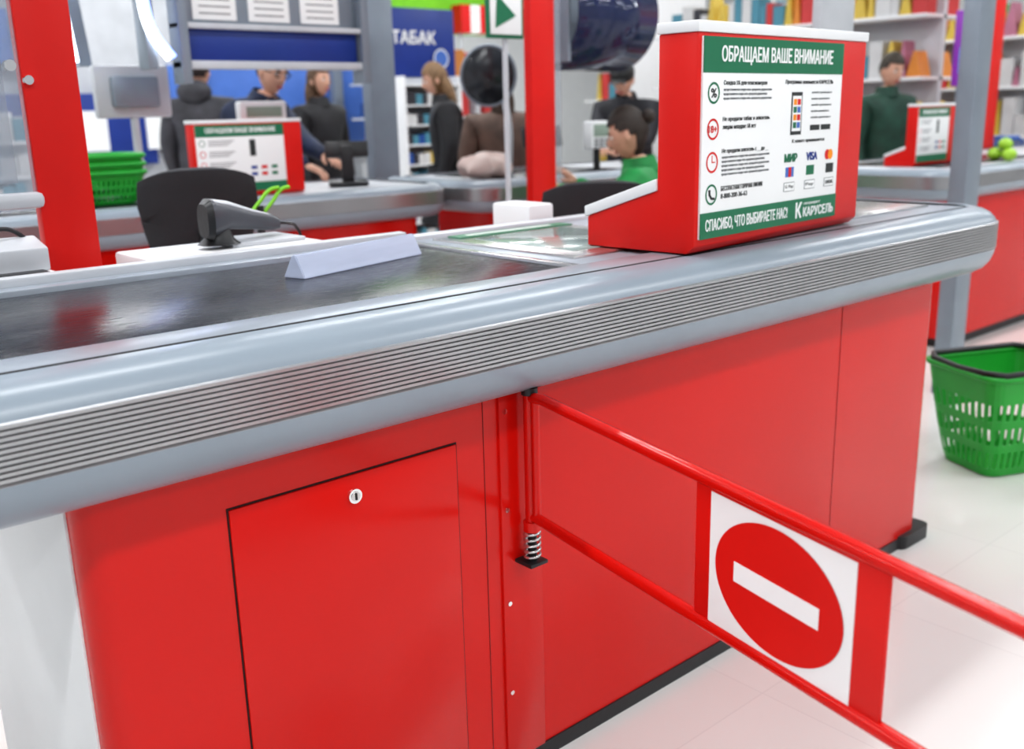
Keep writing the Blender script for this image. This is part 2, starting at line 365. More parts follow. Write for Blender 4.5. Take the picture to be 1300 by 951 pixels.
# ---------------------------------------------------------------- divider bar
bm = bmesh.new()
a = Vector((1.015, 1.815, 1.0245)); b = Vector((1.395, 1.925, 1.0245)); d = (b-a).normalized(); w = Vector((-d.y, d.x, 0))
def tri(p, s=1.0): return [p, p+w*0.062, p+w*0.034+Vector((0, 0, 0.048)), p+w*0.024+Vector((0, 0, 0.048))]
A = [bm.verts.new(v) for v in tri(a)]; B = [bm.verts.new(v) for v in tri(b)]
bm.faces.new(A[::-1]); bm.faces.new(B)
for i in range(4): bm.faces.new((A[i], A[(i+1) % 4], B[(i+1) % 4], B[i]))
bmesh.ops.recalc_face_normals(bm, faces=bm.faces)
bmesh.ops.bevel(bm, geom=bm.edges[:], offset=0.002, segments=2, affect='EDGES')
mk('checkout_divider_bar', bm, ACRYB)

# ---------------------------------------------------------------- red post with acrylic screen
P = E('red_screen_post')
box('post_plate', 0.69, 0.81, 2.40, 2.44, 0.0, 2.3, REDP, P, 0.004)
cyl('bolt_1', (0.70, 2.40, 1.44), (0.70, 2.385, 1.44), 0.01, CHROME, P); cyl('bolt_2', (0.665, 2.40, 1.47), (0.665, 2.38, 1.47), 0.012, CHROME, P)
box('acrylic_screen', 0.25, 0.69, 2.405, 2.413, 1.19, 2.2, ACRYL, P, 0.002)
box('acrylic_screen_b', 0.25, 0.66, 2.43, 2.437, 1.22, 2.2, ACRYL, P, 0.002)
box('acrylic_lower_edge', 0.25, 0.70, 2.385, 2.43, 1.165, 1.20, LGREY, P, 0.012)
T = E('receipt_printer')
box('body', 0.42, 0.67, 2.20, 2.38, 0.92, 1.04, WHITE, T, 0.012)
box('slot', 0.45, 0.64, 2.22, 2.27, 1.04, 1.045, BLK, T, 0.001)
prism('lid', [(2.28, 1.04), (2.28, 1.09), (2.37, 1.11), (2.38, 1.04)], 'X', 0.43, 0.66, LGREY, T, 0.005)
tube('cable', [(0.45, 2.36, 1.2), (0.50, 2.34, 1.13), (0.62, 2.36, 1.12), (0.675, 2.385, 1.0), (0.68, 2.39, 0.93)], 0.005, BLK, T, kind='BEZ')
SH = E('cashier_side_table')
box('table_top', 0.36, 1.42, 2.18, 2.39, 0.895, 0.92, LGREY, SH, 0.003)
for i, (x, y) in enumerate(((0.6, 2.21), (1.38, 2.21), (0.6, 2.36), (1.38, 2.36))): cyl('leg_%d' % i, (x, y, 0), (x, y, 0.895), 0.018, LGREY, SH)

K = E('cash_drawer_box')
box('body', 0.85, 1.30, 2.20, 2.43, 0.92, 1.046, WHITE, K, 0.008)
box('front_gap', 0.86, 1.29, 2.197, 2.205, 0.985, 0.99, DARK, K, 0)
box('keypad', 1.07, 1.27, 2.25, 2.41, 1.046, 1.056, LGREY, K, 0.003)
Bs = E('barcode_scanner')
def loft(name, secs, m, parent, n=20):
    bm = bmesh.new(); R = []
    for c, u, v, ru, rv in secs:
        c, u, v = Vector(c), Vector(u).normalized(), Vector(v).normalized()
        R.append([bm.verts.new(c+u*ru*math.copysign(abs(math.cos(t))**0.7, math.cos(t))+v*rv*math.copysign(abs(math.sin(t))**0.7, math.sin(t))) for t in [2*math.pi*i/n for i in range(n)]])
    for i in range(len(R)-1):
        for j in range(n): bm.faces.new((R[i][j], R[i][(j+1) % n], R[i+1][(j+1) % n], R[i+1][j]))
    bm.faces.new(R[0][::-1]); bm.faces.new(R[-1]); bmesh.ops.recalc_face_normals(bm, faces=bm.faces)
    return mk(name, bm, m, parent)
X, Yv, Z = (1, 0, 0), (0, 1, 0), (0, 0, 1)
SG = mat('scanner_grey', (0.08, 0.085, 0.10), 0.35)
loft('scanner_body', [((0.985, 2.26, 1.118), Yv, Z, 0.034, 0.036), ((1.00, 2.27, 1.122), Yv, Z, 0.042, 0.044), ((1.05, 2.29, 1.120), Yv, Z, 0.034, 0.032),
                      ((1.12, 2.31, 1.104), Yv, Z, 0.024, 0.024), ((1.19, 2.34, 1.090), Yv, Z, 0.022, 0.022), ((1.215, 2.345, 1.084), Yv, Z, 0.014, 0.014)], SG, Bs)
loft('scanner_top_shell', [((1.0, 2.268, 1.152), Yv, Z, 0.028, 0.014), ((1.05, 2.29, 1.146), Yv, Z, 0.024, 0.011), ((1.12, 2.31, 1.125), Yv, Z, 0.016, 0.007), ((1.18, 2.333, 1.109), Yv, Z, 0.012, 0.005)], LGREY, Bs)
loft('scanner_face', [((0.972, 2.252, 1.116), Yv, Z, 0.030, 0.040), ((0.990, 2.262, 1.118), Yv, Z, 0.040, 0.050)], BLK, Bs)
loft('scanner_cradle', [((1.02, 2.28, 1.056), X, Yv, 0.05, 0.04), ((1.02, 2.28, 1.069), X, Yv, 0.035, 0.03), ((1.02, 2.28, 1.108), X, Yv, 0.02, 0.02)], BLK, Bs)
tube('scanner_cable', [(1.20, 2.345, 1.086), (1.25, 2.36, 1.08), (1.30, 2.40, 1.06), (1.33, 2.42, 1.0), (1.34, 2.42, 0.93)], 0.004, BLK, Bs, kind='BEZ')
Bs.location = (0.03, 0, 0)
GC = E('green_cable_clips')
for i in range(2):
    tube('clip_%d' % i, [(1.40+0.045*i, 2.80, 1.07), (1.43+0.045*i, 2.80, 1.10), (1.47+0.04*i, 2.80, 1.135), (1.50+0.035*i, 2.80, 1.14)], 0.006, LIME, GC, kind='BEZ')
cyl('clip_stand', (1.43, 2.80, 0.0), (1.43, 2.80, 1.09), 0.012, BLK, GC); cyl('clip_foot', (1.43, 2.80, 0), (1.43, 2.80, 0.015), 0.1, BLK, GC)

# ---------------------------------------------------------------- cashier chairs
def chair(name, loc, rot, w=0.42, top=1.06):
    e = E(name)
    bm = bmesh.new(); nx, nz = 12, 8; grid = []
    for j in range(nz+1):
        row = []
        for i in range(nx+1):
            u = i/nx*2-1; v = j/nz
            ww = w/2*(0.82+0.22*math.sin(v*math.pi*0.7))
            sx = u*ww; zz = top-0.30+0.30*v - 0.035*abs(u)**3*(1 if v > 0.5 else -1)
            row.append(bm.verts.new((sx, 0.20+0.05*(1-u*u)+0.03*v, zz)))
        grid.append(row)
    for j in range(nz):
        for i in range(nx): bm.faces.new((grid[j][i], grid[j][i+1], grid[j+1][i+1], grid[j+1][i]))
    o = mk('backrest', bm, BLKF, e); md = o.modifiers.new('s', 'SOLIDIFY'); md.thickness = 0.05; md.offset = 0
    md = o.modifiers.new('b', 'BEVEL'); md.width = 0.015; md.segments = 3
    sz = top-0.48
    rbody('seat', -0.23, 0.23, -0.25, 0.20, sz-0.07, sz, BLKF, e, 0.08)
    tube('back_bracket', [(0, 0.0, sz-0.08), (0, 0.27, sz-0.07), (0, 0.31, sz+0.08), (0, 0.285, top-0.18)], 0.016, BLK, e, kind='BEZ')
    cyl('stem', (0, 0, 0.10), (0, 0, sz-0.07), 0.025, CHROME, e)
    for i in range(5):
        t = 2*math.pi*i/5; q = (0.28*math.cos(t), 0.28*math.sin(t))
        cyl('base_leg_%d' % i, (0, 0, 0.10), (q[0], q[1], 0.065), 0.022, BLK, e, 0.014)
        cyl('caster_%d' % i, (q[0], q[1]-0.012, 0.03), (q[0], q[1]+0.012, 0.03), 0.03, BLK, e)
    e.location = (loc[0], loc[1], 0); e.rotation_euler = (0, 0, rot)
    return e
chair('cashier_chair', (1.42, 3.30), math.radians(165), 0.34, 1.20)
chair('cashier_chair.001', (2.93, 2.85), math.radians(140), 0.42, 1.085)

# ---------------------------------------------------------------- other counters
def counter(name, x0, x1, y, depth=0.8, zt=1.0, left=False, k=0.85):
    e = E(name)
    rbody('red_cabinet', x0+0.12, x1-0.12, y, y+depth-0.08, 0.05, zt-0.04, RED, e, 0.035)
    rbody('black_plinth', x0+0.14, x1-0.10, y+0.01, y+depth-0.1, 0, 0.05, BLK, e, 0.03)
    bumper('side_bumper', path_u(x0, x1-0.1, y, 0.1, y+depth, left), zt, e, 8, k)
    box('table_top', x0, x1-0.02, y+0.004, y+depth, zt-0.05, zt-0.006, LGREY, e, 0.003)
    box('conveyor_belt', x0+0.1, x0+(x1-x0)*0.5, y+0.1, y+depth-0.1, zt-0.008, zt-0.001, BELT, e, 0.002)
    bumper('far_bumper', [(x1-0.02, y+depth), (x0+(x1-x0)*0.5, y+depth), (x0, y+depth)], zt, e, 8, k)
    return e
counter('checkout_counter.001', 0.6, 3.15, 4.2)
counter('checkout_counter.002', 3.45, 5.6, 4.05, left=True)
counter('checkout_counter.003', 5.25, 8.2, 2.5, left=True)
s2 = info_sign('checkout_info_sign.001', False); s2.location = (1.92, 4.33, 1.0); s2.scale = (0.74, 0.74, 0.74)
s3 = info_sign('checkout_info_sign.002', False); s3.location = (5.35, 2.75, 1.0); s3.scale = (0.6, 0.6, 0.72)
PD = E('customer_price_display')
cyl('pole', (2.42, 4.64, 0.994), (2.42, 4.64, 1.34), 0.014, LGREY, PD)
box('head', 2.30, 2.55, 4.61, 4.67, 1.325, 1.425, WHITE, PD, 0.01); box('lcd', 2.33, 2.52, 4.606, 4.612, 1.35, 1.40, LCD, PD, 0.001)

# cash-register screens (dark touch screens on stands)
def register(name, x, y, z, rot, w=0.30, h=0.22):
    e = E(name)
    M = Matrix.Rotation(math.radians(12), 4, 'X')
    box('bezel', -w/2, w/2, -0.02, 0.02, 0.14, 0.14+h, BLK, e, 0.008, M=M)
    box('screen', -w/2+0.015, w/2-0.015, -0.0215, -0.019, 0.155, 0.125+h, SCREEN, e, 0.001, M=M)
    box('neck', -0.03, 0.03, -0.03, 0.02, 0.0, 0.20, BLK, e, 0.004)
    box('foot', -0.10, 0.10, -0.09, 0.08, 0, 0.018, BLK, e, 0.006)
    e.location = (x, y, z); e.rotation_euler = (0, 0, rot); return e
register('cash_register_screen', 2.80, 4.48, 1.001, math.radians(150), 0.22, 0.08)
register('cash_register_screen.001', 4.12, 4.40, 1.001, math.radians(170), 0.26, 0.12)
register('cash_register_screen.002', 6.2, 2.95, 1.001, math.radians(10))
register('cash_register_screen.003', 5.05, 4.50, 1.001, math.radians(200), 0.28, 0.2)

# ---------------------------------------------------------------- green baskets
def basket(name, wb, db, wt, dt, h, nest=1, handles=True, step=0.05, rc=0.05):
    e = E(name)
    def ring(w_, d_, z, N):
        pts = []; a_, b_ = w_/2-rc, d_/2-rc
        segs = []
        for (cx, cy, t0) in ((a_, -b_, -90), (a_, b_, 0), (-a_, b_, 90), (-a_, -b_, 180)):
            for q in range(6): t = math.radians(t0+18*q); segs.append((cx+rc*math.cos(t), cy+rc*math.sin(t)))
        segs.append(segs[0]); L = [0]
        for p, q in zip(segs, segs[1:]): L.append(L[-1]+math.dist(p, q))
        for i in range(N):
            s = L[-1]*i/N
            j = max(k for k in range(len(L)) if L[k] <= s+1e-9); j = min(j, len(segs)-2)
            f = (s-L[j])/max(L[j+1]-L[j], 1e-9); pts.append((segs[j][0]*(1-f)+segs[j+1][0]*f, segs[j][1]*(1-f)+segs[j+1][1]*f, z))
        return pts
    for q in range(nest):
        bm = bmesh.new(); zo = q*step; N = 88; nz = 12; R = []
        for j in range(nz+1):
            v = j/nz; k_ = v**0.8
            R.append([bm.verts.new(p) for p in ring(wb+(wt-wb)*k_, db+(dt-db)*k_, zo+h*v, N)])
        for j in range(nz):
            for i in range(N):
                if i % 2 == 1 and j in (1, 2, 4, 5, 7, 8): continue
                bm.faces.new((R[j][i], R[j][(i+1) % N], R[j+1][(i+1) % N], R[j+1][i]))
        bm.faces.new(R[0][::-1])
        o = mk('shell_%d' % q, bm, BGREEN, e, False); md = o.modifiers.new('s', 'SOLIDIFY'); md.thickness = 0.004
        tube('rim_%d' % q, [(c[0]*1.01, c[1]*1.01, zo+h) for c in ring(wt, dt, 0, 48)], 0.011, BGREEN, e, True)
    if handles:
        for sgn_ in (-1, 1):
            zo = (nest-1)*step+h
            tube('handle_%d' % sgn_, [(-wt/2, 0.0, zo+0.012), (-wt/2*0.99, sgn_*dt*0.35, zo+0.018), (-wt*0.40, sgn_*dt*0.50, zo+0.018), (wt*0.40, sgn_*dt*0.50, zo+0.018), (wt/2*0.99, sgn_*dt*0.35, zo+0.018), (wt/2, 0.0, zo+0.012)], 0.011, BLK, e)
    return e
b1 = basket('shopping_basket', 0.33, 0.26, 0.46, 0.38, 0.385); b1.location = (3.76, 1.50, 0.004); b1.rotation_euler = (0, 0, math.radians(-25))
b2 = basket('shopping_basket_stack', 0.22, 0.2, 0.30, 0.26, 0.13, nest=3, handles=False, step=0.035); b2.location = (1.57, 4.5, 1.003)

# ---------------------------------------------------------------- posts & hanging equipment
box('grey_post', 3.45, 3.63, 5.2, 5.3, 0, 2.6, POST, None, 0.006)
box('red_post', 3.24, 3.39, 3.55, 3.60, 0, 2.6, REDP, None, 0.004)
box('clear_screen_panel', 3.395, 3.44, 3.56, 3.57, 1.0, 2.4, ACRYL, None, 0.002)
box('grey_post.001', 4.49, 4.63, 2.06, 2.14, 0, 2.6, POST, None, 0.006)
box('red_post.001', 7.62, 7.85, 3.42, 3.50, 0, 2.9, REDP, None, 0.004)
LS = E('lane_number_sign')
cyl('pole', (2.63, 3.3, 0), (2.63, 3.3, 1.72), 0.012, LGREY, LS)
box('base', 2.57, 2.69, 3.24, 3.36, 0, 0.012, LGREY, LS, 0.002)
box('plate', 2.52, 2.72, 3.28, 3.295, 1.64, 1.92, GREEN, LS, 0.004); box('plate_white', 2.535, 2.705, 3.275, 3.281, 1.655, 1.92, PAPER, LS, 0.002)
prism('plate_arrow', [(2.56, 1.68), (2.67, 1.73), (2.57, 1.81)], 'Y', 3.272, 3.276, GREEN, LS)
LS.location = (0.235, 0, 0)
R_ = E('overhead_notice_rack')
box('blue_panel', 1.98, 2.86, 4.42, 4.46, 1.60, 1.74, BLUE, R_, 0.004)
box('lower_rail', 1.93, 2.90, 4.39, 4.48, 1.565, 1.600, LGREY, R_, 0.006)
box('mid_rail', 1.93, 2.90, 4.39, 4.48, 1.735, 1.76, LGREY, R_, 0.004)
box('upper_panel', 1.95, 2.88, 4.43, 4.46, 1.76, 2.3, POST, R_, 0.004)
for i, x in enumerate((1.78, 1.93, 2.87)): box('upright_%d' % i, x, x+0.045, 4.38, 4.49, 1.50 if i else 1.56, 2.6, POST, R_, 0.005)
for i in range(3):
    x = 2.02+0.27*i; box('notice_%d' % i, x, x+0.21, 4.424, 4.43, 1.775, 2.08, PAPER, R_, 0.001)
    for j in range(7): box('notice_line_%d_%d' % (i, j), x+0.03, x+0.18, 4.4225, 4.424, 1.80+0.03*j, 1.806+0.03*j, INKG, R_, 0)
box('hanger', 2.3, 2.36, 4.44, 4.47, 2.3, 4.2, POST, R_, 0)
LED = mat('led_white', (0.85, 0.92, 1.0), 0.5, emit=5)
LEDB = mat('led_blue', (0.25, 0.35, 1.0), 0.5, emit=3)
LP = E('led_edge_light')
prism('led_strip', [(1.66, 1.62), (1.70, 1.62), (1.62, 2.5), (1.58, 2.5)], 'Y', 5.0, 5.03, LED, LP)
prism('led_housing', [(1.70, 1.60), (1.76, 1.60), (1.68, 2.52), (1.62, 2.52)], 'Y', 5.0, 5.06, POST, LP)
tube('curved_led', [(1.86, 4.36, 1.60), (1.79, 4.36, 1.70), (1.76, 4.36, 1.85), (1.76, 4.36, 2.3)], 0.010, LED, LP, kind='BEZ')
tube('curved_led_blue', [(1.885, 4.36, 1.61), (1.815, 4.36, 1.71), (1.785, 4.36, 1.85), (1.785, 4.36, 2.3)], 0.014, LEDB, LP, kind='BEZ')
cyl('suspension', (1.64, 5.03, 2.5), (1.64, 5.03, 4.2), 0.008, POST, LP)
MB = E('register_monitor')
box('back_shell', 1.70, 2.06, 4.84, 4.89, 1.36, 1.60, LGREY, MB, 0.015); box('back_hump', 1.77, 1.99, 4.80, 4.85, 1.41, 1.55, POST, MB, 0.012)
cyl('stand', (1.88, 4.87, 0.994), (1.88, 4.87, 1.40), 0.02, LGREY, MB); box('foot', 1.80, 1.96, 4.80, 4.94, 0.994, 1.01, LGREY, MB, 0.004)
DM = E('security_mirror')
mx_, my_, mz_ = 3.82, 4.55, 1.545; ang = math.radians(-38)
bm = bmesh.new(); rings = []
for j in range(9):
    rr = 0.17*j/8 if j else 0.002
    rings.append([bm.verts.new((rr*math.cos(a_), -0.07*(1-(j/8)**2), rr*math.sin(a_))) for a_ in [2*math.pi*i/32 for i in range(32)]])
for j in range(8):
    for i in range(32): bm.faces.new((rings[j][i], rings[j][(i+1) % 32], rings[j+1][(i+1) % 32], rings[j+1][i]))
bmesh.ops.recalc_face_normals(bm, faces=bm.faces)
MM = Matrix.Translation((mx_, my_, mz_)) @ Matrix.Rotation(ang, 4, 'Z') @ Matrix.Rotation(math.radians(18), 4, 'X') @ Matrix.Diagonal((0.9, 1, 1, 1))
bmesh.ops.transform(bm, matrix=MM, verts=bm.verts)
mk('dish', bm, mat('mirror_dark', (0.03, 0.032, 0.038), 0.2), DM)
tube('dish_rim', [tuple(MM @ Vector((0.172*math.cos(t), 0, 0.172*math.sin(t)))) for t in [2*math.pi*i/40 for i in range(40)]], 0.010, POST, DM, True)
tube('dish_arm', [(3.84, 4.58, 1.52), (3.97, 4.64, 1.50), (4.04, 4.64, 1.3), (4.04, 4.64, 0.994)], 0.02, LGREY, DM, kind='BEZ')
SC = E('smoked_visor_screen')
bm = bmesh.new(); rr = []
for i in range(15):
    t = math.radians(-25+105*i/14); rr.append([bm.verts.new((x, 3.80-0.30*math.cos(t), 1.80-0.26*math.sin(t))) for x in (3.50, 3.8, 4.06)])
for i in range(14):
    for j in range(2): bm.faces.new((rr[i][j], rr[i][j+1], rr[i+1][j+1], rr[i+1][j]))
o = mk('visor', bm, SMOKE, SC); md = o.modifiers.new('s', 'SOLIDIFY'); md.thickness = 0.008
box('screen_back', 3.49, 4.07, 3.80, 3.85, 1.57, 2.3, POST, SC, 0.006)
box('screen_side_l', 3.48, 3.50, 3.55, 3.83, 1.57, 2.2, POST, SC, 0.004); box('screen_side_r', 4.06, 4.075, 3.62, 3.83, 1.60, 2.2, POST, SC, 0.004)
cyl('hanger', (3.83, 3.82, 2.3), (3.83, 3.82, 4.2), 0.02, POST, SC)
CD = E('pos_customer_monitor')
box('screen_shell', 3.58, 3.83, 2.26, 2.31, 1.60, 1.85, LGREY, CD, 0.02); box('screen_base', 3.64, 3.78, 2.25, 2.33, 1.56, 1.61, POST, CD, 0.008)
cyl('stand', (3.70, 2.30, 0), (3.70, 2.30, 1.57), 0.025, POST, CD); cyl('stand_foot', (3.70, 2.30, 0), (3.70, 2.30, 0.02), 0.16, POST, CD)
PT = E('payment_terminal')
box('body', 4.30, 4.47, 4.20, 4.27, 1.12, 1.28, WHITE, PT, 0.012); box('lcd', 4.32, 4.45, 4.195, 4.202, 1.19, 1.26, LCD, PT, 0.001); cyl('stem', (4.385, 4.24, 0.994), (4.385, 4.24, 1.13), 0.02, BLK, PT)
for i in range(9): box('key_%d' % i, 4.325+0.045*(i % 3), 4.355+0.045*(i % 3), 4.194, 4.2, 1.13+0.018*(i//3), 1.142+0.018*(i//3), INKG, PT, 0)

# ---------------------------------------------------------------- cigarette stand, blue header, banners, walls
TB = E('tobacco_display_stand')
box('header', 5.5, 6.3, 8.0, 8.08, 1.68, 2.3, BLUE, TB, 0.01); text('header_text', 'ТАБАК', 5.56, 1.98, 7.99, 0.50, 0.115, PAPER, TB, 0.005)
disc('header_badge', 6.12, 1.85, 7.99, 0.09, 0.09, BLUE2, TB); disc('header_badge_ring', 6.12, 1.85, 7.988, 0.09, 0.09, PAPER, TB, 0.85)
box('back', 5.5, 6.15, 8.02, 8.08, 0, 1.68, LGREY, TB, 0.004)
for i in range(9): box('shelf_%d' % i, 5.5, 6.15, 7.74, 8.03, 0.15+0.18*i, 0.165+0.18*i, WHITE, TB, 0.002)
for i, x in enumerate((5.48, 6.13)): box('side_%d' % i, x, x+0.03, 7.74, 8.08, 0, 1.68, WHITE, TB, 0.002)
PAL = [mat('pack_%d' % i, c, 0.45) for i, c in enumerate([(0.6, 0.6, 0.6), (0.08, 0.25, 0.33), (0.65, 0.24, 0.04), (0.02, 0.08, 0.30), (0.55, 0.05, 0.05), (0.62, 0.45, 0.08), (0.10, 0.32, 0.12), (0.45, 0.18, 0.26), (0.04, 0.04, 0.05)])]
def goods(name, parent, cells, mats=PAL):
    bm = bmesh.new()
    for (x0, x1, y0, y1, z0, z1, mi) in cells:
        if mi in (5, 2, 7) and (z1-z0) > 0.15:
            vs = addbox(bm, x0, x1, y0, y1, z0, z1, mi); ym = (y0+y1)/2
            for v in vs:
                if v.co.z > z1-0.001: v.co.y = ym+(v.co.y-ym)*0.15
        else: addbox(bm, x0, x1, y0, y1, z0, z1, mi)
    return mk(name, bm, mats, parent, False)
cells = []
for i in range(8):
    x = 5.53
    while x < 6.08:
        w_ = random.uniform(0.05, 0.08); cells.append((x, x+w_*0.92, 7.78, 7.9, 0.166+0.18*i, 0.166+0.18*i+random.uniform(0.08, 0.12), random.choice([0, 0, 0, 1, 3, 8, 5, 1]))); x += w_
goods('cigarette_packs', TB, cells)
box('trim_1', 7.2, 9.6, 11.0, 11.1, 2.35, 4.2, LIME, None, 0.01)
ST = E('striped_awning')
for i in range(10): box('stripe_%d' % i, 8.55+0.16*i, 8.71+0.16*i, 10.7, 10.9, 2.35, 2.7, [INKR, PAPER][i % 2], ST, 0)
for i in range(2): cyl('awning_post_%d' % i, (8.6+1.4*i, 10.8, 0), (8.6+1.4*i, 10.8, 2.4), 0.03, LGREY, ST)
DP = E('department_wall_panels')
box('panel_a', 1.2, 4.3, 10.6, 10.7, 0.9, 1.62, BLUE, DP, 0.01); box('panel_b', 4.5, 7.0, 10.6, 10.7, 1.0, 1.9, BLUE2, DP, 0.01)
box('panel_c', 1.0, 7.2, 10.72, 10.8, 0, 2.9, LGREY, DP, 0.01)
box('panel_d', 1.2, 3.0, 10.6, 10.7, 1.9, 2.4, BLUE2, DP, 0.01)
for i in range(6): box('white_card_%d' % i, 1.5+0.9*i, 2.0+0.9*i, 10.58, 10.6, 1.05, 1.45, PAPER, DP, 0)
for i in range(4): box('dark_upright_%d' % i, 1.35+1.7*i, 1.47+1.7*i, 10.5, 10.6, 0, 2.9, POST, DP, 0)
def gondola(name, x0, x1, y0, y1, h, mats_idx):
    e = E(name); n_ = 5
    along_x = (x1-x0) > (y1-y0)
    cells = []
    if along_x: box('back', x0, x1, (y0+y1)/2-0.03, (y0+y1)/2+0.03, 0, h, LGREY, e, 0.003)
    else: box('back', (x0+x1)/2-0.03, (x0+x1)/2+0.03, y0, y1, 0, h, LGREY, e, 0.003)
    for i in range(n_):
        z = 0.12+(h-0.3)*i/(n_-1)*0.97; box('shelf_%d' % i, x0, x1, y0, y1, z, z+0.025, WHITE, e, 0.002)
        a0, a1 = (x0, x1) if along_x else (y0, y1); c = a0+0.03
        while c < a1-0.22:
            w_ = random.uniform(0.06, 0.15); hh = random.uniform(0.14, min(0.34, (h-0.3)/(n_-1)-0.06)); mi = random.choice(mats_idx)
            if along_x: cells += [(c, c+w_*0.93, y0+0.03, y0+0.2, z+0.026, z+0.026+hh, mi), (c, c+w_*0.93, y1-0.2, y1-0.03, z+0.026, z+0.026+hh, mi)]
            else: cells += [(x0+0.03, x0+0.2, c, c+w_*0.93, z+0.026, z+0.026+hh, mi), (x1-0.2, x1-0.03, c, c+w_*0.93, z+0.026, z+0.026+hh, mi)]
            c += w_
    goods('products', e, cells)
    return e
gondola('store_shelf', 7.6, 8.2, 3.9, 6.6, 2.2, [0, 0, 2, 5, 5, 2, 7, 1, 0, 8, 4])
gondola('store_shelf.001', 9.6, 10.2, 3.9, 9.5, 2.1, [0, 0, 2, 5, 4, 7, 1, 6])
gondola('store_shelf.002', 11.0, 15.0, 2.2, 2.8, 2.1, [0, 0, 2, 5, 4, 7, 1, 6])
gondola('store_shelf.003', 6.6, 7.2, 8.4, 10.4, 1.9, [0, 0, 2, 3, 4, 8, 1, 6])
gondola('store_shelf.004', 0.2, 2.6, 8.6, 9.2, 1.4, [0, 3, 3, 0, 1, 0])
PP = E('promo_screen_stand')
box('purple_panel', 7.20, 7.38, 3.44, 3.48, 1.44, 1.95, mat('purple', (0.20, 0.03, 0.32), 0.4, emit=0.25), PP, 0.006); box('screen', 7.22, 7.36, 3.433, 3.441, 1.53, 1.70, mat('cyan_screen', (0.05, 0.5, 0.6), 0.3, emit=0.6), PP, 0.002)
cyl('stand', (7.29, 3.46, 0), (7.29, 3.46, 1.45), 0.02, POST, PP)
box('wall_partition', 8.2, 9.4, 7.4, 7.5, 0, 4.2, WALL, None, 0)

TR = E('shopping_trolley')
def bar(nm, a, b, r=0.008, m=BLUE2): return cyl(nm, a, b, r, m, TR, n=8)
tx, ty = 8.35, 3.4
for i in range(9):
    x = tx+0.9*i/8
    for yy in (ty, ty+0.5): bar('side_%d_%d' % (i, yy > ty), (x, yy, 0.55), (x, yy, 1.0-0.04*(1-i/8)))
for k_ in range(5):
    z = 0.55+0.11*k_
    for yy in (ty, ty+0.5): bar('rail_%d_%d' % (k_, yy > ty), (tx, yy, z), (tx+0.9, yy, z))
    for xx in (tx, tx+0.9): bar('end_%d_%d' % (k_, xx > tx), (xx, ty, z), (xx, ty+0.5, z))
for i in range(7): bar('floor_%d' % i, (tx, ty+0.5*i/6, 0.55), (tx+0.9, ty+0.5*i/6, 0.55), 0.006)
bar('handle', (tx-0.1, ty, 1.05), (tx-0.1, ty+0.5, 1.05), 0.016); bar('handle_l', (tx-0.1, ty, 1.05), (tx, ty, 0.97)); bar('handle_r', (tx-0.1, ty+0.5, 1.05), (tx, ty+0.5, 0.97))
for i, (x, y) in enumerate(((tx+0.05, ty+0.04), (tx+0.05, ty+0.46), (tx+0.8, ty+0.1), (tx+0.8, ty+0.4))):
    bar('leg_%d' % i, (x, y, 0.1), (x, y, 0.55), 0.012, CHROME); cyl('wheel_%d' % i, (x, y-0.015, 0.06), (x, y+0.015, 0.06), 0.06, BLK, TR)
bar('frame_l', (tx+0.05, ty+0.04, 0.12), (tx+0.8, ty+0.1, 0.12), 0.012, CHROME); bar('frame_r', (tx+0.05, ty+0.46, 0.12), (tx+0.8, ty+0.4, 0.12), 0.012, CHROME)
APL = mat('apple_green', (0.35, 0.6, 0.05), 0.3)
bm = bmesh.new()
for c in ((6.10, 2.56, 1.033), (6.18, 2.60, 1.033), (6.14, 2.66, 1.033), (6.13, 2.60, 1.09)):
    ellipsoid(bm, c, (0.042, 0.042, 0.036)); ellipsoid(bm, (c[0], c[1], c[2]+0.036), (0.003, 0.003, 0.012), 0, 6, 4)
mk('green_apples', bm, APL)
bm = bmesh.new(); ellipsoid(bm, (0, 0, 0.06), (0.16, 0.12, 0.065), 0, 28, 18)
for v in bm.verts:
    v.co += Vector((math.sin(v.co.y*60+v.co.z*33), math.cos(v.co.x*50), math.sin(v.co.x*41+v.co.y*37)))*0.014; v.co.z = max(v.co.z, 0)
bmesh.ops.transform(bm, matrix=Matrix.Translation((3.56, 4.28, 1.0)), verts=bm.verts)
mk('shopping_bag', bm, mat('bag_pale', (0.62, 0.50, 0.46), 0.5))

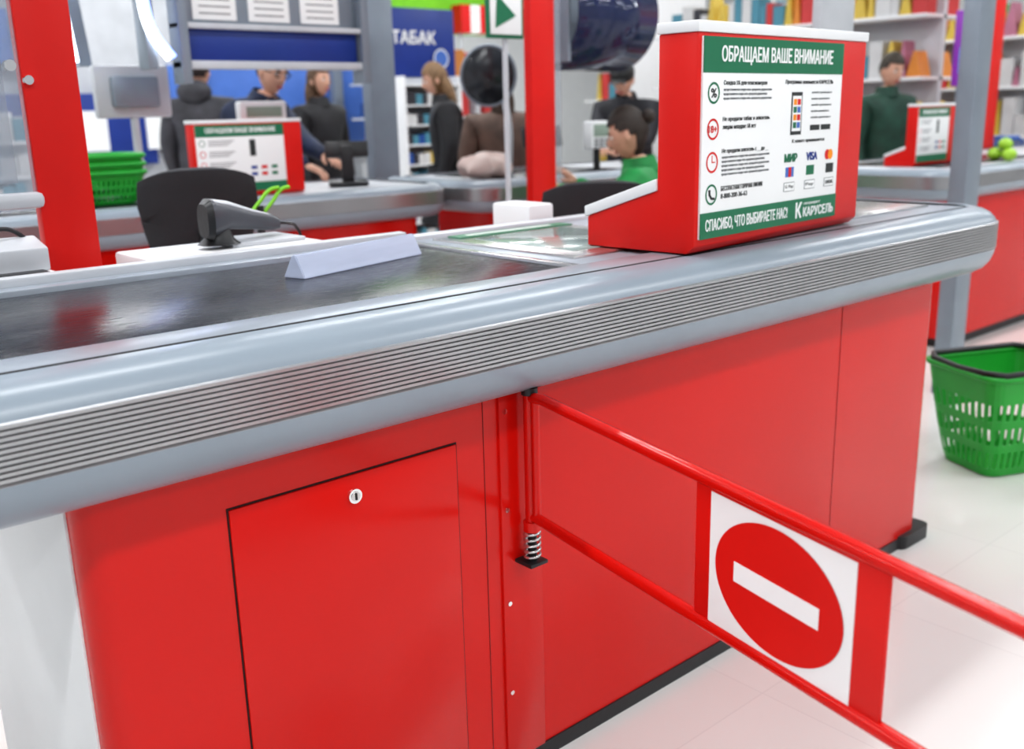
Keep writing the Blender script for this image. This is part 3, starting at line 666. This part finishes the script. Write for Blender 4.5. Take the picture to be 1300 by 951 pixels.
# ---------------------------------------------------------------- people
def skin_bm(bm, verts, edges, rad, mi, sub=2):
    me = bpy.data.meshes.new('t'); me.from_pydata([tuple(v) for v in verts], edges, [])
    o = bpy.data.objects.new('t', me); COL.objects.link(o)
    o.modifiers.new('k', 'SKIN'); s = o.modifiers.new('s', 'SUBSURF'); s.levels = sub; s.render_levels = sub
    for i, r in enumerate(rad): me.skin_vertices[0].data[i].radius = r if isinstance(r, tuple) else (r, r)
    me.skin_vertices[0].data[0].use_root = True
    dg = bpy.context.evaluated_depsgraph_get(); dg.update()
    ev = bpy.data.meshes.new_from_object(o.evaluated_get(dg))
    for p in ev.polygons:
        p.material_index = mi(p.center) if callable(mi) else mi
    bm.from_mesh(ev)
    bpy.data.objects.remove(o); bpy.data.meshes.remove(me); bpy.data.meshes.remove(ev)
def hand(bm, W, d, out, mi, curl=0.5):
    d = d.normalized(); w = (out - d*out.dot(d)).normalized(); nn = d.cross(w).normalized()
    if nn.z > 0: nn = -nn
    M = Matrix((( w.x, d.x, nn.x, W.x), (w.y, d.y, nn.y, W.y), (w.z, d.z, nn.z, W.z), (0, 0, 0, 1)))
    vs = addbox(bm, -0.036, 0.036, -0.012, 0.085, -0.013, 0.013, mi, M)
    fs = list({f for v in vs for f in v.link_faces})
    r = bmesh.ops.bevel(bm, geom=list({e for f in fs for e in f.edges}), offset=0.010, segments=3, affect='EDGES')
    for f in r['faces']: f.material_index = mi
    for i, (x, L) in enumerate(((-0.029, 0.058), (-0.010, 0.072), (0.010, 0.078), (0.029, 0.070))):
        pts = []; p = Vector((x, 0.072, 0)); a = 0
        for k_ in range(4):
            pts.append(M @ p); a += curl*(0.35+0.3*k_); p = p + Vector((x*0.05, math.cos(a)*L/3, math.sin(a)*L/3))
        skin_bm(bm, pts, [(0, 1), (1, 2), (2, 3)], [0.0095, 0.009, 0.0085, 0.007], mi, 1)
    pts = [M @ Vector(p) for p in ((-0.028, 0.012, 0.002), (-0.052, 0.038, 0.012), (-0.058, 0.066, 0.022), (-0.052, 0.088, 0.03))]
    skin_bm(bm, pts, [(0, 1), (1, 2), (2, 3)], [0.012, 0.011, 0.0095, 0.008], mi, 1)
def head(bm, M, hair, glasses):
    q = bmesh.ops.create_uvsphere(bm, u_segments=40, v_segments=28, radius=1)
    def shape(v, k=1.0):
        x, y, z = v.co.x*0.076*k, v.co.y*0.097*k, v.co.z*0.122*k
        if z < 0:
            f = min(1, -z/0.122)
            x *= 1-0.38*f**1.4
            if y < 0: y *= 1-0.45*f
        return x, y, z
    for v in q['verts']:
        x, y, z = shape(v)
        if y > 0:
            y += 0.027*math.exp(-(x/0.012)**2)*math.exp(-((z+0.022)/0.026)**2)
            y += 0.010*math.exp(-(x/0.03)**2)*math.exp(-((z+0.105)/0.02)**2)
            for ex in (-0.030, 0.030): y -= 0.011*math.exp(-((x-ex)/0.015)**2-((z-0.004)/0.012)**2)
            y += 0.004*math.exp(-((z-0.026)/0.008)**2)*math.exp(-(x/0.05)**2)
        v.co = M @ Vector((x, y, z))
    for v in q['verts']:
        for f in v.link_faces: f.material_index = 2
    for ex in (-0.030, 0.030):
        ellipsoid(bm, (ex, 0.080, 0.004), (0.013, 0.010, 0.008), 5, 12, 8, M)
        ellipsoid(bm, (ex, 0.0875, 0.003), (0.0055, 0.004, 0.0055), 6, 10, 6, M)
        ellipsoid(bm, (ex, 0.090, 0.026), (0.018, 0.005, 0.004), 3, 10, 6, M)
        ellipsoid(bm, (ex*2.55, -0.002, -0.008), (0.009, 0.019, 0.031), 2, 12, 8, M)
        if glasses:
            for t in range(16):
                a_ = 2*math.pi*t/16; ellipsoid(bm, (ex+0.022*math.cos(a_), 0.098, 0.003+0.017*math.sin(a_)), (0.005, 0.002, 0.0035), 6, 6, 4, M)
            ellipsoid(bm, (ex*2.4, 0.05, 0.008), (0.002, 0.05, 0.003), 6, 6, 4, M)
    ellipsoid(bm, (0, 0.088, -0.064), (0.024, 0.007, 0.0055), 4, 14, 8, M)
    ellipsoid(bm, (0, 0.087, -0.072), (0.019, 0.007, 0.005), 4, 14, 8, M)
    q = bmesh.ops.create_uvsphere(bm, u_segments=40, v_segments=28, radius=1); dele = []
    for v in q['verts']:
        x, y, z = shape(v, 1.11)
        z += 0.004
        low = -0.05 if hair in ('short', 'cap', 'bald') else -0.14
        if (y > 0.055 and z < 0.062) or (y > 0.0 and z < 0.01 and hair != 'long') or (y > 0.035 and z < 0.03) or z < low or (abs(x) > 0.05 and z < -0.012 and y > -0.03 and hair != 'long'): dele.append(v)
        n_ = 0.0025*math.sin(x*300)*math.sin(y*260)
        v.co = M @ Vector((x*(1+n_*6), y, z+n_))
    for v in q['verts']:
        for f in v.link_faces: f.material_index = 3
    bmesh.ops.delete(bm, geom=dele, context='VERTS')
    if hair == 'long': ellipsoid(bm, (0, -0.06, -0.12), (0.088, 0.055, 0.17), 3, 20, 14, M)
    if hair == 'bun': ellipsoid(bm, (0, -0.115, 0.05), (0.035, 0.035, 0.035), 3, 14, 10, M)
    if hair == 'cap':
        ellipsoid(bm, (0, 0, 0.055), (0.092, 0.112, 0.085), 3, 24, 14, M); ellipsoid(bm, (0, 0.11, 0.045), (0.065, 0.055, 0.008), 3, 20, 8, M)
def person(name, pos, face, h=1.75, jacket=(0.03, 0.03, 0.035), pants=(0.02, 0.022, 0.03), haircol=(0.03, 0.02, 0.015), hair='short', lean=0, headp=0, heady=0, lh=None, rh=None, sit=False, bulk=1.0, glasses=False, hood=False, coat=False):
    s = h/1.75; bm = bmesh.new()
    pz = 0.50 if sit else 0.95
    a = math.radians(lean)
    off = 0 if sit else -0.25*math.sin(a)
    pel = Vector((0, off, pz))
    def T(L, x=0, f=0): return pel + Vector((x, math.sin(a)*L+math.cos(a)*f, math.cos(a)*L-math.sin(a)*f))
    V = [pel, T(0.14), T(0.32), T(0.44), T(0.53), T(0.60)]
    Rr = [(0.165*bulk, 0.125*bulk), (0.155*bulk, 0.12*bulk), (0.175*bulk, 0.13*bulk), (0.15*bulk, 0.11*bulk), (0.07, 0.065), (0.055, 0.055)]
    Ed = [(0, 1), (1, 2), (2, 3), (3, 4), (4, 5)]
    hands = []
    for sd, tg in ((-1, lh), (1, rh)):
        Sh = T(0.45, sd*0.175*max(1, bulk*0.95))
        W = Vector(tg) if tg else Sh + Vector((sd*0.06, 0.07, -0.52))
        dv = W-Sh
        if dv.length > 0.53: dv = dv.normalized()*0.53; W = Sh+dv
        hint = Vector((sd*0.5, -0.5, -0.8)); u = dv.normalized(); hint = (hint-u*hint.dot(u)).normalized()
        Eb = Sh+dv*0.52+hint*math.sqrt(max(0.0001, 0.28**2-(dv.length*0.52)**2))
        i0 = len(V); V += [Sh, Eb, W]; Rr += [0.078*bulk, 0.058*bulk, 0.040]
        Ed += [(3, i0), (i0, i0+1), (i0+1, i0+2)]
        hands.append((W, (W-Eb), Vector((sd, 0, 0)) if abs((W-Eb).normalized().x) < 0.8 else Vector((0, 1, 0))))
    for sd in (-1, 1):
        i0 = len(V)
        if sit: V += [pel+Vector((sd*0.10, 0.05, -0.01)), Vector((sd*0.12, 0.44, 0.52)), Vector((sd*0.12, 0.42, 0.09)), Vector((sd*0.13, 0.57, 0.035))]
        else: V += [pel+Vector((sd*0.095, 0, -0.07)), Vector((sd*0.11, off*0.3+0.02, 0.50)), Vector((sd*0.115, -0.02, 0.09)), Vector((sd*0.13, 0.14, 0.035))]
        Rr += [(0.10, 0.10), 0.065, 0.045, 0.038]
        Ed += [(0, i0), (i0, i0+1), (i0+1, i0+2), (i0+2, i0+3)]
    axis = Vector((0, math.sin(a), math.cos(a)))
    hem = 0.62 if coat else 0.86
    def mi(c):
        if (c-T(0.55)).dot(axis) > 0 and abs(c.x) < 0.09: return 2
        if sit: return 0 if (c.z > 0.60 or (c.y < 0.12 and c.z > 0.45)) else (7 if c.z < 0.10 else 1)
        if c.z < 0.10: return 7
        if abs(c.x) > 0.2 and c.z > 0.6: return 0
        return 0 if c.z > hem else 1
    skin_bm(bm, V, Ed, Rr, mi, 2)
    for W, d, o_ in hands: hand(bm, W, d, o_, 2)
    if coat and not sit:
        n_ = 24; prev = None
        for j in range(6):
            z = 0.98-0.09*j; rx = 0.20*bulk+0.012*j; ry = 0.155*bulk+0.012*j
            ring = [bm.verts.new((rx*math.cos(2*math.pi*i/n_), off*(1-j/8)+ry*math.sin(2*math.pi*i/n_), z)) for i in range(n_)]
            if prev:
                for i in range(n_): bm.faces.new((prev[i], prev[(i+1) % n_], ring[(i+1) % n_], ring[i])).material_index = 0
            prev = ring
    cM = Matrix.Translation(T(0.545)) @ Matrix.Rotation(-a, 4, 'X')
    q = bmesh.ops.create_cone(bm, cap_ends=False, segments=24, radius1=0.10, radius2=0.078, depth=0.075)
    bmesh.ops.transform(bm, matrix=cM, verts=q['verts'])
    if hood: ellipsoid(bm, (0, -0.085, 0.02), (0.13, 0.075, 0.085), 0, 20, 12, cM)
    hM = Matrix.Translation(T(0.60)) @ Matrix.Rotation(-(a*0.6+math.radians(headp)), 4, 'X') @ Matrix.Rotation(math.radians(heady), 4, 'Z') @ Matrix.Translation((0, 0.018, 0.105))
    head(bm, hM, hair, glasses)
    me = bpy.data.meshes.new(name); bm.to_mesh(me); bm.free()
    J = mat(name+'_jacket', jacket, 0.65, var=0.3, scale=9, bump=0.6, bscale=14)
    for m in (J, mat(name+'_trousers', pants, 0.8, var=0.15), SKINM, mat(name+'_hair', haircol, 0.6, var=0.3, scale=40, bump=0.4, bscale=120), LIP, EYEW, INK, BLK): me.materials.append(m)
    smooth(me, 60)
    o = link(bpy.data.objects.new(name, me)); o.scale = (s, s, s)
    o.location = (pos[0], pos[1], 0); o.rotation_euler = (0, 0, math.atan2(face[1], face[0])-math.pi/2)
    return o
person('man_in_grey_jacket', (3.32, 7.30), (0.75, 0.7), 1.78, (0.055, 0.055, 0.065), haircol=(0.03, 0.02, 0.02), hood=True, bulk=1.25, headp=5)
person('man_with_glasses', (2.84, 5.62), (0.55, -0.85), 1.76, (0.015, 0.025, 0.065), haircol=(0.05, 0.035, 0.025), lean=25, headp=0, heady=-22, glasses=True, bulk=1.28, lh=(0.10, 0.68, 1.01), rh=(0.30, 0.62, 1.01))
person('shopper_with_brown_hair', (4.12, 6.95), (0.3, -1), 1.70, (0.015, 0.015, 0.018), haircol=(0.12, 0.07, 0.04), hair='long', bulk=1.2)
person('shopper_in_black_coat', (4.86, 6.30), (-0.8, 0.5), 1.70, (0.015, 0.015, 0.018), haircol=(0.20, 0.12, 0.06), hair='long', bulk=1.25, coat=True, lean=5, headp=15)
person('shopper_in_brown_puffer', (4.58, 5.32), (0.6, 1), 1.58, (0.10, 0.06, 0.045), haircol=(0.05, 0.03, 0.02), hair='long', bulk=1.35, coat=True)
person('man_in_dark_jacket', (5.72, 5.20), (-0.9, -0.45), 1.68, (0.022, 0.022, 0.028), haircol=(0.02, 0.02, 0.02), hair='cap', lean=16, headp=16, bulk=1.25, lh=(-0.10, 0.46, 1.12), rh=(0.08, 0.46, 1.12))
person('cashier_in_green_jacket', (3.94, 3.40), (-0.55, 0.85), 1.80, (0.015, 0.24, 0.06), haircol=(0.03, 0.02, 0.015), hair='bun', sit=True, bulk=1.25, headp=12, lean=8, lh=(-0.2, 0.45, 0.95), rh=(0.2, 0.45, 0.95))
person('shopper_in_dark_green', (7.0, 3.85), (-0.4, -1), 1.66, (0.015, 0.06, 0.04), haircol=(0.04, 0.03, 0.02), bulk=1.15, headp=12)
person('shopper_in_black_jacket', (9.65, 3.25), (-1, -0.3), 1.74, (0.03, 0.03, 0.035), haircol=(0.05, 0.03, 0.02), bulk=1.1, headp=15)
cst = E('cashier_stool')
rbody('seat', 3.76, 4.12, 3.22, 3.56, 0.345, 0.375, BLKF, cst, 0.06)
cyl('stem', (3.94, 3.39, 0.02), (3.94, 3.39, 0.345), 0.03, CHROME, cst); cyl('base', (3.94, 3.39, 0), (3.94, 3.39, 0.02), 0.17, CHROME, cst)

# ---------------------------------------------------------------- world + camera
W = bpy.data.worlds.new('world'); S.world = W; W.use_nodes = True
W.node_tree.nodes['Background'].inputs[0].default_value = (0.9, 0.95, 1, 1); W.node_tree.nodes['Background'].inputs[1].default_value = 0.6
cam = bpy.data.cameras.new('camera'); cam.lens = 35; cam.sensor_width = 36; cam.sensor_fit = 'HORIZONTAL'; cam.clip_start = 0.02
co = link(bpy.data.objects.new('camera', cam))
th, ro, yaw = math.radians(14.84), math.radians(1.44), math.radians(49.1)
fh = Vector((math.cos(yaw), math.sin(yaw), 0)); rh_ = Vector((math.sin(yaw), -math.cos(yaw), 0)); zz = Vector((0, 0, 1))
fw = fh*math.cos(th)-zz*math.sin(th); up = fh*math.sin(th)+zz*math.cos(th)
r2 = rh_*math.cos(ro)-up*math.sin(ro); u2 = rh_*math.sin(ro)+up*math.cos(ro)
co.matrix_world = Matrix(((r2.x, u2.x, -fw.x, 0), (r2.y, u2.y, -fw.y, 0), (r2.z, u2.z, -fw.z, 1.35), (0, 0, 0, 1)))
cam.dof.use_dof = True; cam.dof.focus_distance = 1.75; cam.dof.aperture_fstop = 3.2
S.camera = co
S.view_settings.view_transform = 'Standard'
try: S.view_settings.look = 'Medium High Contrast'
except Exception: pass
S.view_settings.exposure = 0.0
